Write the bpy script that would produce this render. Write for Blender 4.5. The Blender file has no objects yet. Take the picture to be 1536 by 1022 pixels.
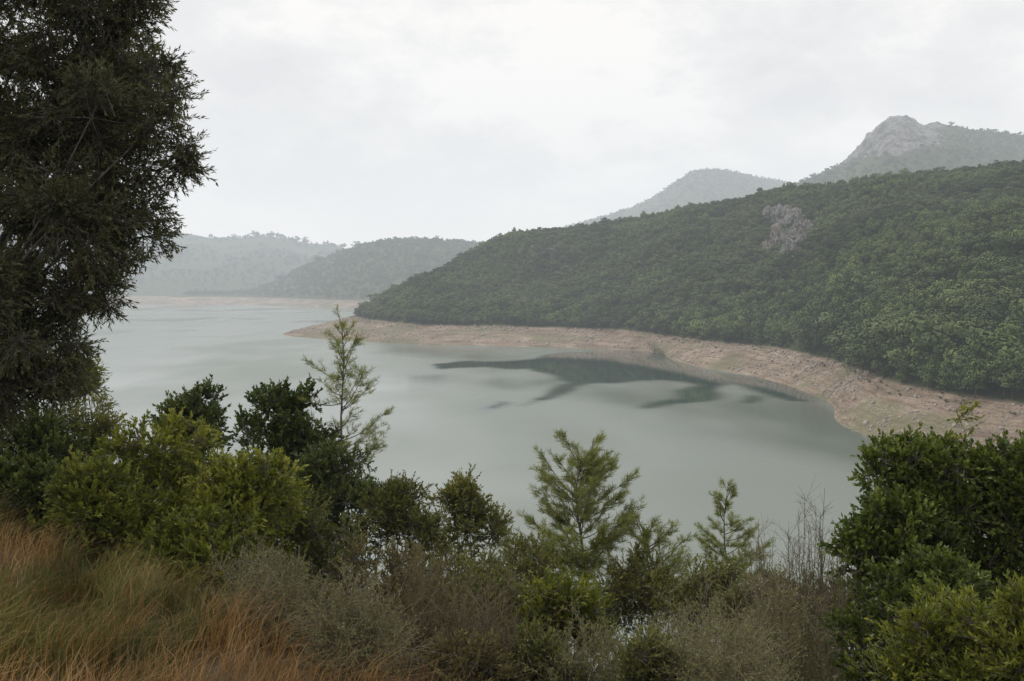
import bpy, math, random
import numpy as np
from mathutils import Vector

rng = np.random.default_rng(7)
H = 50.0          # eye height above the reservoir
F = 1493.0        # bearings are given as offset / F
scene = bpy.context.scene
COL = scene.collection

def P(b, Y):                       # surveyed bearing + forward distance -> X,Y
    return ((b-768.0)/F*Y, Y)
def ZE(e, Y):                      # elevation reading -> height
    return H + Y*(420.0-e)/F

# ------------------------------------------------------------------ noise
def _hash(ix, iy, s):
    n = (ix*374761393 + iy*668265263 + s*2147483) & 0xffffffff
    n = ((n ^ (n >> 13))*1274126177) & 0xffffffff
    n = n ^ (n >> 16)
    return (n & 0xffff)/65535.0
def vnoise(x, y, s=0):
    x = np.asarray(x, float); y = np.asarray(y, float)
    ix = np.floor(x).astype(np.int64); iy = np.floor(y).astype(np.int64)
    fx = x-ix; fy = y-iy
    fx = fx*fx*(3-2*fx); fy = fy*fy*(3-2*fy)
    a = _hash(ix, iy, s); b = _hash(ix+1, iy, s); c = _hash(ix, iy+1, s); d = _hash(ix+1, iy+1, s)
    return (a*(1-fx)+b*fx)*(1-fy)+(c*(1-fx)+d*fx)*fy
def fbm(x, y, s=0, o=4):
    r = 0; a = 0.5; t = 0
    for i in range(o):
        r = r + a*vnoise(x*2**i, y*2**i, s+i*17); t += a; a *= 0.5
    return r/t*2-1
def sstep(a, b, x):
    t = np.clip((x-a)/(b-a), 0, 1); return t*t*(3-2*t)

# ------------------------------------------------------------------ mesh helpers
def mesh_from(name, V, Q, mats, midx=None, attrs=None, smooth=False, link=True, coll=None):
    me = bpy.data.meshes.new(name)
    V = np.ascontiguousarray(V, dtype=np.float32); Q = np.ascontiguousarray(Q, dtype=np.int32)
    me.vertices.add(len(V)); me.vertices.foreach_set("co", V.ravel())
    me.loops.add(Q.size); me.loops.foreach_set("vertex_index", Q.ravel())
    me.polygons.add(len(Q)); me.polygons.foreach_set("loop_start", np.arange(0, Q.size, Q.shape[1], dtype=np.int32))
    for m in mats: me.materials.append(m)
    if midx is not None: me.polygons.foreach_set("material_index", np.ascontiguousarray(midx, dtype=np.int32))
    me.update(calc_edges=True)
    if smooth: me.polygons.foreach_set("use_smooth", np.ones(len(Q), dtype=bool))
    if attrs:
        for k, a in attrs.items():
            at = me.attributes.new(k, 'FLOAT', 'POINT'); at.data.foreach_set("value", np.ascontiguousarray(a, dtype=np.float32))
    me.validate()
    ob = bpy.data.objects.new(name, me)
    if coll is not None: coll.objects.link(ob)
    elif link: COL.objects.link(ob)
    return ob

def nrm(v):
    return v/np.maximum(np.linalg.norm(v, axis=-1, keepdims=True), 1e-9)

class Geo:
    def __init__(s): s.V=[]; s.Q=[]; s.M=[]; s.A=[]; s.n=0
    def add(s, V, Q, m, A):
        s.V.append(V); s.Q.append(Q+s.n); s.M.append(np.full(len(Q), m)); s.A.append(A); s.n += len(V)
    def tubes(s, A, B, ra, rb, m=0, k=3, val=0.5):
        A = np.atleast_2d(A).astype(float); B = np.atleast_2d(B).astype(float); n = len(A)
        ra = np.broadcast_to(ra, (n,)); rb = np.broadcast_to(rb, (n,))
        D = nrm(B-A); ref = np.where(np.abs(D[:, 2:3])>.9, [[1., 0, 0]], [[0, 0, 1.]])
        U = nrm(np.cross(D, ref)); W = np.cross(D, U)
        V = np.zeros((n, 2*k, 3))
        for i in range(k):
            a = 2*math.pi*i/k; o = U*math.cos(a)+W*math.sin(a)
            V[:, i] = A+o*ra[:, None]; V[:, k+i] = B+o*rb[:, None]
        q = np.array([[i, (i+1)%k, k+(i+1)%k, k+i] for i in range(k)])
        Q = (q[None]+(np.arange(n)*2*k)[:, None, None]).reshape(-1, 4)
        s.add(V.reshape(-1, 3), Q, m, np.full(n*2*k, val))
    def leaves(s, Pn, D, N, L, W, val, m=1):
        n = len(Pn); D = nrm(D); S = nrm(np.cross(D, N))
        L = np.broadcast_to(L, (n,))[:, None]; W = np.broadcast_to(W, (n,))[:, None]
        V = np.stack([Pn, Pn+D*L*.45+S*W*.5, Pn+D*L, Pn+D*L*.45-S*W*.5], 1).reshape(-1, 3)
        Q = np.arange(4*n).reshape(-1, 4)
        s.add(V, Q, m, np.repeat(val, 4))
    def build(s, name, mats, **k):
        return mesh_from(name, np.concatenate(s.V), np.concatenate(s.Q), mats, np.concatenate(s.M), {"v": np.concatenate(s.A)}, **k)

def rv(n):  # random unit vectors
    return nrm(rng.normal(size=(n, 3)))

# ------------------------------------------------------------------ materials
def newmat(name):
    m = bpy.data.materials.new(name); m.use_nodes = True
    nt = m.node_tree; nt.nodes.clear()
    return m, nt, nt.nodes, nt.links
def ramp(N, pts):
    r = N.new("ShaderNodeValToRGB"); e = r.color_ramp.elements
    while len(e) < len(pts): e.new(0.5)
    for i, (p, c) in enumerate(pts):
        e[i].position = p; e[i].color = (*c, 1)
    return r
def leaf_mat(name, c0, c1, c2, transl=0.3, rough=0.55, objvar=0.0, spec=0.3):
    m, nt, N, L = newmat(name)
    at = N.new("ShaderNodeAttribute"); at.attribute_name = "v"
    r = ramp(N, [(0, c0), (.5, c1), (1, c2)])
    fac = at.outputs["Fac"]
    if objvar:
        oi = N.new("ShaderNodeObjectInfo")
        a = N.new("ShaderNodeMath"); a.operation = 'MULTIPLY_ADD'; a.inputs[1].default_value = objvar; a.inputs[2].default_value = -objvar/2
        L.new(oi.outputs["Random"], a.inputs[0])
        b = N.new("ShaderNodeMath"); b.operation = 'ADD'; L.new(a.outputs[0], b.inputs[0]); L.new(fac, b.inputs[1])
        # stands of lighter and darker trees
        pn = N.new("ShaderNodeTexNoise"); pn.inputs["Scale"].default_value = .018; pn.inputs["Detail"].default_value = 4
        L.new(oi.outputs["Location"], pn.inputs["Vector"])
        mr = N.new("ShaderNodeMapRange"); mr.inputs[1].default_value = .35; mr.inputs[2].default_value = .65; mr.inputs[3].default_value = -.22; mr.inputs[4].default_value = .26
        L.new(pn.outputs["Fac"], mr.inputs[0])
        b2 = N.new("ShaderNodeMath"); b2.operation = 'ADD'; L.new(b.outputs[0], b2.inputs[0]); L.new(mr.outputs[0], b2.inputs[1]); fac = b2.outputs[0]
    L.new(fac, r.inputs[0])
    p = N.new("ShaderNodeBsdfPrincipled"); p.inputs["Roughness"].default_value = rough
    p.inputs["Specular IOR Level"].default_value = spec
    L.new(r.outputs[0], p.inputs["Base Color"])
    o = N.new("ShaderNodeOutputMaterial")
    if transl > 0:
        t = N.new("ShaderNodeBsdfTranslucent"); hs = N.new("ShaderNodeHueSaturation"); hs.inputs["Value"].default_value = 1.3; hs.inputs["Saturation"].default_value = 1.1
        L.new(r.outputs[0], hs.inputs["Color"]); L.new(hs.outputs[0], t.inputs["Color"])
        mx = N.new("ShaderNodeMixShader"); mx.inputs[0].default_value = transl
        L.new(p.outputs[0], mx.inputs[1]); L.new(t.outputs[0], mx.inputs[2])
        L.new(mx.outputs[0], o.inputs[0])
    else: L.new(p.outputs[0], o.inputs[0])
    return m
def bark_mat(name, c0, c1, sc=20):
    m, nt, N, L = newmat(name)
    tc = N.new("ShaderNodeNewGeometry"); n = N.new("ShaderNodeTexNoise"); n.inputs["Scale"].default_value = sc
    L.new(tc.outputs["Position"], n.inputs["Vector"])
    r = ramp(N, [(.3, c0), (.7, c1)]); L.new(n.outputs["Fac"], r.inputs[0])
    p = N.new("ShaderNodeBsdfPrincipled"); p.inputs["Roughness"].default_value = .9; L.new(r.outputs[0], p.inputs["Base Color"])
    o = N.new("ShaderNodeOutputMaterial"); L.new(p.outputs[0], o.inputs[0])
    return m

def noise_node(N, L, pos, scale, detail=5, stretch=None, rough=.6):
    v = pos
    if stretch:
        mp = N.new("ShaderNodeMapping"); mp.inputs["Scale"].default_value = stretch; L.new(pos, mp.inputs["Vector"]); v = mp.outputs[0]
    n = N.new("ShaderNodeTexNoise"); n.inputs["Scale"].default_value = scale; n.inputs["Detail"].default_value = detail; n.inputs["Roughness"].default_value = rough
    L.new(v, n.inputs["Vector"]); return n
def mixc(N, L, fac, a, b, mode='MIX'):
    m = N.new("ShaderNodeMix"); m.data_type = 'RGBA'; m.blend_type = mode
    if isinstance(fac, float): m.inputs[0].default_value = fac
    else: L.new(fac, m.inputs[0])
    for i, c in ((6, a), (7, b)):
        if isinstance(c, tuple): m.inputs[i].default_value = (*c, 1)
        else: L.new(c, m.inputs[i])
    return m.outputs[2]
def mrange(N, L, v, a, b, c=0., d=1.):
    m = N.new("ShaderNodeMapRange"); m.inputs[1].default_value = a; m.inputs[2].default_value = b; m.inputs[3].default_value = c; m.inputs[4].default_value = d
    L.new(v, m.inputs[0]); return m.outputs[0]

def terrain_mat(name, lo=12.0, veg0=(.03, .042, .016), veg1=(.06, .075, .03)):
    m, nt, N, L = newmat(name)
    g = N.new("ShaderNodeNewGeometry"); pos = g.outputs["Position"]
    n1 = noise_node(N, L, pos, .06, 6)
    n2 = noise_node(N, L, pos, .9, 6)
    wn = noise_node(N, L, pos, .03, 3)
    wv = N.new("ShaderNodeVectorMath"); wv.operation = 'MULTIPLY_ADD'; L.new(wn.outputs["Color"], wv.inputs[0]); wv.inputs[1].default_value = (0, 0, 5); L.new(pos, wv.inputs[2])
    st = noise_node(N, L, wv.outputs[0], 1.0, 4, (.02, .02, 1.4))
    bank = ramp(N, [(.25, (.16, .125, .095)), (.5, (.275, .215, .17)), (.75, (.39, .325, .27))]); L.new(n1.outputs["Fac"], bank.inputs[0])
    rr = ramp(N, [(.3, (.5, .47, .44)), (.5, (1, 1, 1)), (.72, (1.3, 1.28, 1.26))]); L.new(n2.outputs["Fac"], rr.inputs[0])
    c = mixc(N, L, .85, bank.outputs[0], rr.outputs[0], 'MULTIPLY')
    sr = ramp(N, [(.38, (.58, .54, .49)), (.5, (1, 1, 1)), (.62, (1.2, 1.17, 1.14))]); L.new(st.outputs["Fac"], sr.inputs[0])
    c = mixc(N, L, .7, c, sr.outputs[0], 'MULTIPLY')
    n3 = noise_node(N, L, pos, .022, 4, (1, 1, 4))
    gm = mrange(N, L, n3.outputs["Fac"], .50, .58)
    n4 = noise_node(N, L, pos, 1.2, 4); g2 = mrange(N, L, n4.outputs["Fac"], .38, .58)
    mm = N.new("ShaderNodeMath"); mm.operation = 'MULTIPLY'; L.new(gm, mm.inputs[0]); L.new(g2, mm.inputs[1])
    c = mixc(N, L, mm.outputs[0], c, (.15, .16, .085))
    sx = N.new("ShaderNodeSeparateXYZ"); L.new(pos, sx.inputs[0])
    zz = N.new("ShaderNodeMath"); zz.operation = 'MULTIPLY_ADD'; L.new(n1.outputs["Fac"], zz.inputs[0]); zz.inputs[1].default_value = 3.0; L.new(sx.outputs[2], zz.inputs[2])
    zf = mrange(N, L, zz.outputs[0], lo+1.2, lo+2.4)
    vg = ramp(N, [(.35, veg0), (.65, veg1)]); nv = noise_node(N, L, pos, .12, 6); L.new(nv.outputs["Fac"], vg.inputs[0])
    c = mixc(N, L, zf, c, vg.outputs[0])
    at = N.new("ShaderNodeAttribute"); at.attribute_name = "rock"
    nr = noise_node(N, L, pos, .045, 9, (1, 1, .4), .75)
    rk = ramp(N, [(.38, (.07, .07, .065)), (.48, (.24, .23, .22)), (.60, (.46, .44, .42))]); L.new(nr.outputs["Fac"], rk.inputs[0])
    nb = noise_node(N, L, pos, .02, 8, None, .7); ad = N.new("ShaderNodeMath"); ad.operation = 'ADD'; L.new(at.outputs["Fac"], ad.inputs[0]); L.new(nb.outputs["Fac"], ad.inputs[1])
    rf = mrange(N, L, ad.outputs[0], .88, .96)
    c = mixc(N, L, rf, c, rk.outputs[0])
    p = N.new("ShaderNodeBsdfPrincipled"); p.inputs["Roughness"].default_value = .95; p.inputs["Specular IOR Level"].default_value = .1
    L.new(c, p.inputs["Base Color"])
    bp = N.new("ShaderNodeBump"); bp.inputs["Strength"].default_value = .6; bp.inputs["Distance"].default_value = 1.2
    L.new(n2.outputs["Fac"], bp.inputs["Height"])
    bq = N.new("ShaderNodeBump"); bq.inputs["Strength"].default_value = .9; L.new(nr.outputs["Fac"], bq.inputs["Height"]); L.new(bp.outputs[0], bq.inputs["Normal"])
    rd = mrange(N, L, rf, 0., 1., 0.01, 30.); L.new(rd, bq.inputs["Distance"]); L.new(bq.outputs[0], p.inputs["Normal"])
    o = N.new("ShaderNodeOutputMaterial"); L.new(p.outputs[0], o.inputs[0])
    return m

M_TER = terrain_mat("hill_ground")
M_FAR = terrain_mat("far_hill_ground", 13.0, (.045, .06, .028), (.09, .10, .05))

def rock_mat(name):
    m, nt, N, L = newmat(name)
    g = N.new("ShaderNodeNewGeometry"); pos = g.outputs["Position"]
    a = noise_node(N, L, pos, .5, 9, (1, 1, .35), .75)
    r = ramp(N, [(.38, (.05, .048, .045)), (.47, (.20, .195, .185)), (.6, (.34, .33, .32)), (.75, (.46, .45, .43))]); L.new(a.outputs["Fac"], r.inputs[0])
    b = noise_node(N, L, pos, .13, 5, (1, 1, .3))
    of = mrange(N, L, b.outputs["Fac"], .52, .62)
    c = mixc(N, L, of, r.outputs[0], (.42, .27, .17), 'MIX')
    c2 = mixc(N, L, .6, c, r.outputs[0], 'MIX')
    v = noise_node(N, L, pos, .25, 5, None, .65); vf = mrange(N, L, v.outputs["Fac"], .54, .60)
    c2 = mixc(N, L, vf, c2, (.035, .048, .02))
    p = N.new("ShaderNodeBsdfPrincipled"); p.inputs["Roughness"].default_value = .95; L.new(c2, p.inputs["Base Color"])
    bp = N.new("ShaderNodeBump"); bp.inputs["Distance"].default_value = 1.5; L.new(a.outputs["Fac"], bp.inputs["Height"]); L.new(bp.outputs[0], p.inputs["Normal"])
    o = N.new("ShaderNodeOutputMaterial"); L.new(p.outputs[0], o.inputs[0])
    return m
M_ROCK = rock_mat("limestone")

# ------------------------------------------------------------------ lofted terrain
def catmull(C, n):
    C = np.asarray(C, float); k = len(C)
    t = np.linspace(0, k-1, n); i = np.clip(np.floor(t).astype(int), 0, k-2); f = (t-i)[:, None]
    p0 = C[np.clip(i-1, 0, k-1)]; p1 = C[i]; p2 = C[i+1]; p3 = C[np.clip(i+2, 0, k-1)]
    return .5*((2*p1)+(-p0+p2)*f+(2*p0-5*p1+4*p2-p3)*f**2+(-p0+3*p1-3*p2+p3)*f**3)

def loft(name, rows, counts, shapes, amps, nu, mat, nscale=90., seed=1, rock=None):
    R = [catmull(r, nu) for r in rows]
    G = []; T = []
    for s in range(len(R)-1):
        n = counts[s]
        for j in range(n+(s == len(R)-2)):
            t = j/n
            xy = R[s][:, :2]*(1-t)+R[s+1][:, :2]*t
            fz = {'lin': t, 'vex': 1.22*t-.22*t*t, 'dome': 1-(1-t)**1.5, 'drop': t*t*(3-2*t)}[shapes[s]]
            z = R[s][:, 2]*(1-fz)+R[s+1][:, 2]*fz
            amp = amps[s]*(math.sin(math.pi*t)**.8 if amps[s] > 2 else 1)
            if s < 2: amp = amps[s]*t
            nz = fbm(xy[:, 0]/nscale+seed*7.3, xy[:, 1]/nscale, seed, 5)
            rid = 1-2*np.abs(fbm(xy[:, 0]/nscale*.8+3.1, xy[:, 1]/nscale*.5+seed, seed+5, 3))
            z = z+amp*(nz*1.1+.7*(rid-.5))
            G.append(np.c_[xy, z]); T.append(s+t)
    G = np.array(G); nv = len(G)
    if rock:
        rk0 = rock(G.reshape(-1, 3)).reshape(nv, nu)
        sh = 1-np.abs(fbm(G[..., 0]/55., G[..., 1]/70.+G[..., 2]/60., 88, 5))*2
        G[..., 2] += np.clip(rk0, 0, 1)*(sh-.6)*26
    idx = np.arange(nv*nu).reshape(nv, nu)
    Q = np.stack([idx[:-1, :-1], idx[:-1, 1:], idx[1:, 1:], idx[1:, :-1]], -1).reshape(-1, 4)
    V = G.reshape(-1, 3)
    rk = rock(V) if rock else np.zeros(len(V))
    ob = mesh_from(name, V, Q, [mat], attrs={"rock": rk}, smooth=True)
    return ob, G, np.array(T)

def sample(G, T, n, t0, t1):
    a = G[1:, :-1]-G[:-1, :-1]; b = G[:-1, 1:]-G[:-1, :-1]
    ar = np.linalg.norm(np.cross(a, b), axis=-1)
    m = (T[:-1] >= t0) & (T[:-1] < t1); ar = ar*m[:, None]
    p = ar.ravel()/ar.sum(); c = rng.choice(len(p), n, p=p)
    j = c//ar.shape[1]; i = c % ar.shape[1]; u = rng.random(n)[:, None]; v = rng.random(n)[:, None]
    pos = (G[j, i]*(1-u)+G[j, i+1]*u)*(1-v)+(G[j+1, i]*(1-u)+G[j+1, i+1]*u)*v
    return pos, T[j]+v[:, 0]*(T[j+1]-T[j])

# columns: water(b,Y) top(b,Y) ridge(b,Y,elev) ; right -> tip -> behind
colsM = [((2600, 150), (2600, 190), (2600, 520, 205)),
 ((2000, 200), (2000, 235), (2000, 640, 210)),
 ((1750, 235), (1750, 265), (1750, 700, 222)),
 ((1536, 268), (1550, 300), (1536, 750, 236)),
 ((1400, 292), (1425, 330), (1400, 800, 254)),
 ((1318, 313), (1345, 366), (1330, 830, 262)),
 ((1256, 350), (1298, 412), (1270, 850, 268)),
 ((1240, 410), (1240, 478), (1230, 865, 273)),
 ((1150, 500), (1160, 562), (1180, 880, 279)),
 ((1060, 561), (1070, 612), (1100, 930, 296)),
 ((1008, 622), (1000, 680), (1010, 1000, 312)),
 ((965, 700), (920, 762), (930, 1050, 328)),
 ((800, 739), (800, 808), (850, 1100, 339)),
 ((620, 775), (670, 835), (765, 1120, 351)),
 ((540, 806), (600, 880), (712, 1130, 370)),
 ((470, 850), (565, 935), (665, 1135, 402)),
 ((426, 905), (545, 1000), (625, 1140, 424)),
 ((445, 990), (536, 1070), (590, 1150, 444)),
 ((520, 1130), (560, 1170), (615, 1230, 440)),
 ((650, 1350), (655, 1320), (680, 1290, 420))]
w = [(*P(*c[0]), 0.) for c in colsM]; t = [(*P(*c[1]), 12.) for c in colsM]
r = [(*P(c[2][0], c[2][1]), ZE(c[2][2], c[2][1])-5) for c in colsM]
und = [(a[0]+(a[0]-b[0])*.8, a[1]+(a[1]-b[1])*.8, -9.) for a, b in zip(w, t)]
bk = [(a[0]*1.15+60, a[1]+max(60, 330*(a[2]/120.)), 8.) for a in r]
hill, GM, TM = loft("forested_hill", [und, w, t, r, bk], [4, 16, 80, 16], ['lin', 'lin', 'vex', 'drop'], [.0, .8, 18., 6.], 520, M_TER, 120., 3)

colsA = [((1000, 1500), (1000, 1560), (1000, 2200, 395)), ((800, 1650), (800, 1700), (800, 2150, 370)),
 ((640, 1690), (640, 1730), (705, 2150, 362)), ((540, 1725), (540, 1775), (640, 2150, 358)), ((500, 1770), (500, 1830), (580, 2160, 359)),
 ((455, 1850), (465, 1900), (520, 2170, 374)), ((400, 1930), (430, 1990), (460, 2190, 398)), ((370, 1960), (395, 2050), (410, 2230, 424)),
 ((320, 1990), (340, 2090), (360, 2300, 437)), ((210, 1990), (230, 2100), (240, 2300, 438)), ((90, 1880), (110, 2020), (110, 2300, 437)), ((-100, 1700), (-100, 1800), (-100, 2200, 430)),
 ((-500, 1400), (-500, 1500), (-500, 1900, 400))]
w = [(*P(*c[0]), 0.) for c in colsA]; t = [(*P(*c[1]), 12.) for c in colsA]
r = [(*P(c[2][0], c[2][1]), max(14, ZE(c[2][2], c[2][1])-6)) for c in colsA]
und = [(a[0], a[1]-80, -9.) for a in w]; bk = [(a[0]*1.1, a[1]+450, 8.) for a in r]
_, GA, TA = loft("far_shore_hill", [und, w, t, r, bk], [3, 8, 40, 12], ['lin', 'lin', 'dome', 'drop'], [0, .6, 10, 3], 260, M_FAR, 220., 11)

def loft_hill(name, pts, Yf, Yr, Yb, zf, seed, amp, nsc, rock=None, nu=300, dz=5, shp='vex'):
    f0 = [(*P(b, Yf-60), zf-20) for b, e in pts]; f1 = [(*P(b, Yf-30), zf-3) for b, e in pts]; foot = [(*P(b, Yf), zf) for b, e in pts]
    rd = [(*P(b, Yr), ZE(e, Yr)-dz) for b, e in pts]; bk = [(*P(b, Yb), zf) for b, e in pts]
    return loft(name, [f0, f1, foot, rd, bk], [1, 1, 60, 16], ['lin', 'lin', shp, 'drop'], [0, 0, amp, amp*.5], nu, M_FAR, nsc, seed, rock)

_, GB, TB = loft_hill("far_hill", [(-1500, 330), (-900, 340), (-400, 320), (0, 335), (150, 338), (270, 347), (330, 356), (400, 352), (450, 361), (500, 366), (530, 375), (600, 392), (700, 405), (900, 410)],
    2250, 3000, 3600, 11, 21, 34, 380)
_, GC, TC = loft_hill("distant_mountain", [(500, 400), (700, 385), (800, 352), (880, 330), (940, 312), (985, 290), (1020, 266), (1050, 253), (1085, 253), (1130, 262), (1180, 272), (1230, 290), (1330, 310), (1500, 330), (1800, 340)],
    2250, 3000, 3700, 11, 31, 40, 420)
def rockR(V):
    X = V[:, 0]/V[:, 1]*F+768
    e = 420-(V[:, 2]-H)/V[:, 1]*F
    d = sstep(1235, 1275, X)*(1-sstep(1370, 1480, X))*(1-sstep(215, 262, e-.12*(1330-X)))
    n = fbm(V[:, 0]/45, V[:, 2]/25, 9, 4)
    return d*.58+n*.22*(d > 0.02)
_, GR, TR = loft_hill("rocky_mountain", [(900, 380), (1050, 340), (1130, 310), (1190, 279), (1225, 262), (1262, 246), (1280, 226), (1300, 205), (1328, 182), (1350, 176), (1400, 184), (1440, 192), (1490, 198), (1536, 203), (1620, 205), (1800, 215), (2200, 250), (2800, 300)],
    1300, 2000, 2600, 11, 41, 24, 260, rockR, 640, 0)

# ------------------------------------------------------------------ great ground sheet (lake bed + country to the horizon)
xs = np.concatenate([np.linspace(-14000, -3000, 12), np.linspace(-2600, 2600, 40), np.linspace(3000, 14000, 12)])
ys = np.concatenate([np.linspace(-4000, -400, 8), np.linspace(-200, 3600, 40), np.linspace(4200, 16000, 12)])
X, Y = np.meshgrid(xs, ys)
land = sstep(2150, 2300, Y)+sstep(-1700, -2100, X)+sstep(1300, 1500, X)+sstep(-150, -350, Y)
Z = -14+np.clip(land, 0, 1)*(25+4*fbm(X/900, Y/900, 5))
idx = np.arange(X.size).reshape(X.shape)
Q = np.stack([idx[:-1, :-1], idx[:-1, 1:], idx[1:, 1:], idx[1:, :-1]], -1).reshape(-1, 4)
mesh_from("ground", np.c_[X.ravel(), Y.ravel(), Z.ravel()], Q, [M_FAR], attrs={"rock": np.zeros(X.size)}, smooth=True)

# ------------------------------------------------------------------ water
def inpoly(x, y, poly):
    r = np.zeros(x.shape, bool); n = len(poly)
    for i in range(n):
        x0, y0 = poly[i]; x1, y1 = poly[(i+1) % n]
        if y0 == y1: continue
        c = ((y0 > y) != (y1 > y)) & (x < (x1-x0)*(y-y0)/(y1-y0)+x0)
        r ^= c
    return r
xs = np.concatenate([np.linspace(-4000, -900, 14), np.arange(-800, 700, 2.5), np.linspace(760, 1600, 8)])
ys = np.concatenate([np.linspace(-300, 90, 5), np.arange(100, 420, 1.6), np.arange(420, 1100, 3.5), np.linspace(1110, 2400, 120)])
X, Y = np.meshgrid(xs, ys)
def depY(e): return H*F/(e-420.)
calmP = [
 [(655, 549), (690, 543), (760, 541), (830, 533), (900, 528), (985, 527), (1012, 541), (1062, 554), (1060, 560), (1072, 582), (1032, 598), (1000, 614), (972, 620), (980, 604), (1004, 592), (1014, 578), (990, 568), (940, 569), (880, 577), (830, 596), (770, 607), (820, 588), (858, 574), (850, 563), (800, 556), (740, 550), (700, 552), (660, 555)],
 [(716, 608), (745, 596), (764, 597), (742, 616)],
 [(1062, 554), (1150, 568), (1212, 588), (1225, 600), (1190, 602), (1130, 590), (1080, 580)],
 [(1090, 602), (1120, 594), (1140, 597), (1110, 605)],
]
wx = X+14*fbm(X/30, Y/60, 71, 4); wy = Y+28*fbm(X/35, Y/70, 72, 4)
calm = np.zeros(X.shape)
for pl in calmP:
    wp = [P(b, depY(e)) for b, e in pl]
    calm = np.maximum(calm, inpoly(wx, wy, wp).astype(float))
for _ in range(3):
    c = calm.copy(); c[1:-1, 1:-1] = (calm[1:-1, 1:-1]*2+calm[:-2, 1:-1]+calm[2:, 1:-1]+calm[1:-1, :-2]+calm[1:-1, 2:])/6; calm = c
idx = np.arange(X.size).reshape(X.shape)
Q = np.stack([idx[:-1, :-1], idx[:-1, 1:], idx[1:, 1:], idx[1:, :-1]], -1).reshape(-1, 4)
m, nt, N, L = newmat("lake_water")
g = N.new("ShaderNodeNewGeometry"); at = N.new("ShaderNodeAttribute"); at.attribute_name = "calm"
p = N.new("ShaderNodeBsdfPrincipled"); p.inputs["IOR"].default_value = 1.33
n1 = noise_node(N, L, g.outputs["Position"], .009, 3, (1, .5, 1), .5)
lane = mrange(N, L, n1.outputs["Fac"], .38, .62, .12, .40)
mm = N.new("ShaderNodeMix"); mm.data_type = 'FLOAT'; L.new(at.outputs["Fac"], mm.inputs[0]); L.new(lane, mm.inputs[2]); mm.inputs[3].default_value = .04
L.new(mm.outputs[0], p.inputs["Roughness"])
cm = mixc(N, L, at.outputs["Fac"], (.165, .195, .165), (.028, .06, .05)); L.new(cm, p.inputs["Base Color"])  # calm patches also coloured dark green: the hill's reflection painted into the base
n2 = noise_node(N, L, g.outputs["Position"], .9, 2, (1, .6, 1))
bp = N.new("ShaderNodeBump"); bp.inputs["Strength"].default_value = .15; bp.inputs["Distance"].default_value = .05; L.new(n2.outputs["Fac"], bp.inputs["Height"])
L.new(bp.outputs[0], p.inputs["Normal"])
o = N.new("ShaderNodeOutputMaterial"); L.new(p.outputs[0], o.inputs[0])
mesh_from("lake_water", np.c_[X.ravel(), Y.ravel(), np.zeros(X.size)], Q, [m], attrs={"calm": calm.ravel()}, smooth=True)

# ------------------------------------------------------------------ instanced vegetation
def proto_tree(name, coll, kind, mat, bark, n=900):
    g = Geo()
    if kind == 'round':
        k = 11; C = rng.normal(size=(k, 3))*[.2, .2, .15]+[0, 0, .56]; C[0] = [0, 0, .6]; Rr = rng.uniform(.14, .25, k)
        li = rng.integers(0, k, n); d = rv(n); d[:, 2] = np.abs(d[:, 2])*.8+d[:, 2]*.2
        d = nrm(d); pos = C[li]+d*Rr[li][:, None]*rng.uniform(.8, 1.05, n)[:, None]
        val = np.clip(.36+rng.normal(0, .08, n)+.28*d[:, 2]+.6*(pos[:, 2]-.5)+rng.normal(0, .06, k)[li], 0, 1); s = .066  # light from above painted in: upper leaves paler, lower ones darker
    else:
        h = rng.beta(1.2, 1.6, n)*.86+.12; a = rng.random(n)*2*math.pi; lay = .72+.28*np.cos(h*26+2*a)
        rr = (1-h)**.6*.38*lay*rng.uniform(.6, 1.05, n)+.02
        pos = np.c_[np.cos(a)*rr, np.sin(a)*rr, h-.12*rr]; d = nrm(np.c_[np.cos(a), np.sin(a), np.full(n, .6)])
        val = np.clip(.42+rng.normal(0, .08, n)+.5*(lay-.72)+.55*(h-.5), 0, 1); s = .058  # painted crown light: outer and top needles paler, inner and low ones darker
    Nn = nrm(d+rng.normal(0, .35, (n, 3))); D = np.cross(Nn, rv(n))
    g.leaves(pos-nrm(D)*s*.5, D, Nn, rng.uniform(.7, 1.3, n)*s, rng.uniform(.7, 1.2, n)*s, val)
    g.tubes([[0, 0, -.1]], [[0, 0, .7]], .02, .008, 0, 4)
    return g.build(name, [bark, mat], coll=coll)
B_GREY = bark_mat("grey_bark", (.08, .07, .06), (.18, .16, .14))
B_BRN = bark_mat("brown_bark", (.06, .04, .03), (.14, .10, .075))
ML_OAK = leaf_mat("maquis_foliage", (.016, .03, .013), (.05, .076, .030), (.125, .16, .062), .0, .7, objvar=.6, spec=.15)
ML_PIN = leaf_mat("pine_foliage", (.024, .044, .017), (.075, .112, .038), (.165, .21, .07), .0, .7, objvar=.5, spec=.15)
cF = bpy.data.collections.new("forest_kinds")
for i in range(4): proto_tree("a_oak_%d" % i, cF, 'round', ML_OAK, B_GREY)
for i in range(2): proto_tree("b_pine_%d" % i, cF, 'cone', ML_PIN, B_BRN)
for i in range(2): proto_tree("c_pine_%d" % i, cF, 'round', ML_PIN, B_BRN)

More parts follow.
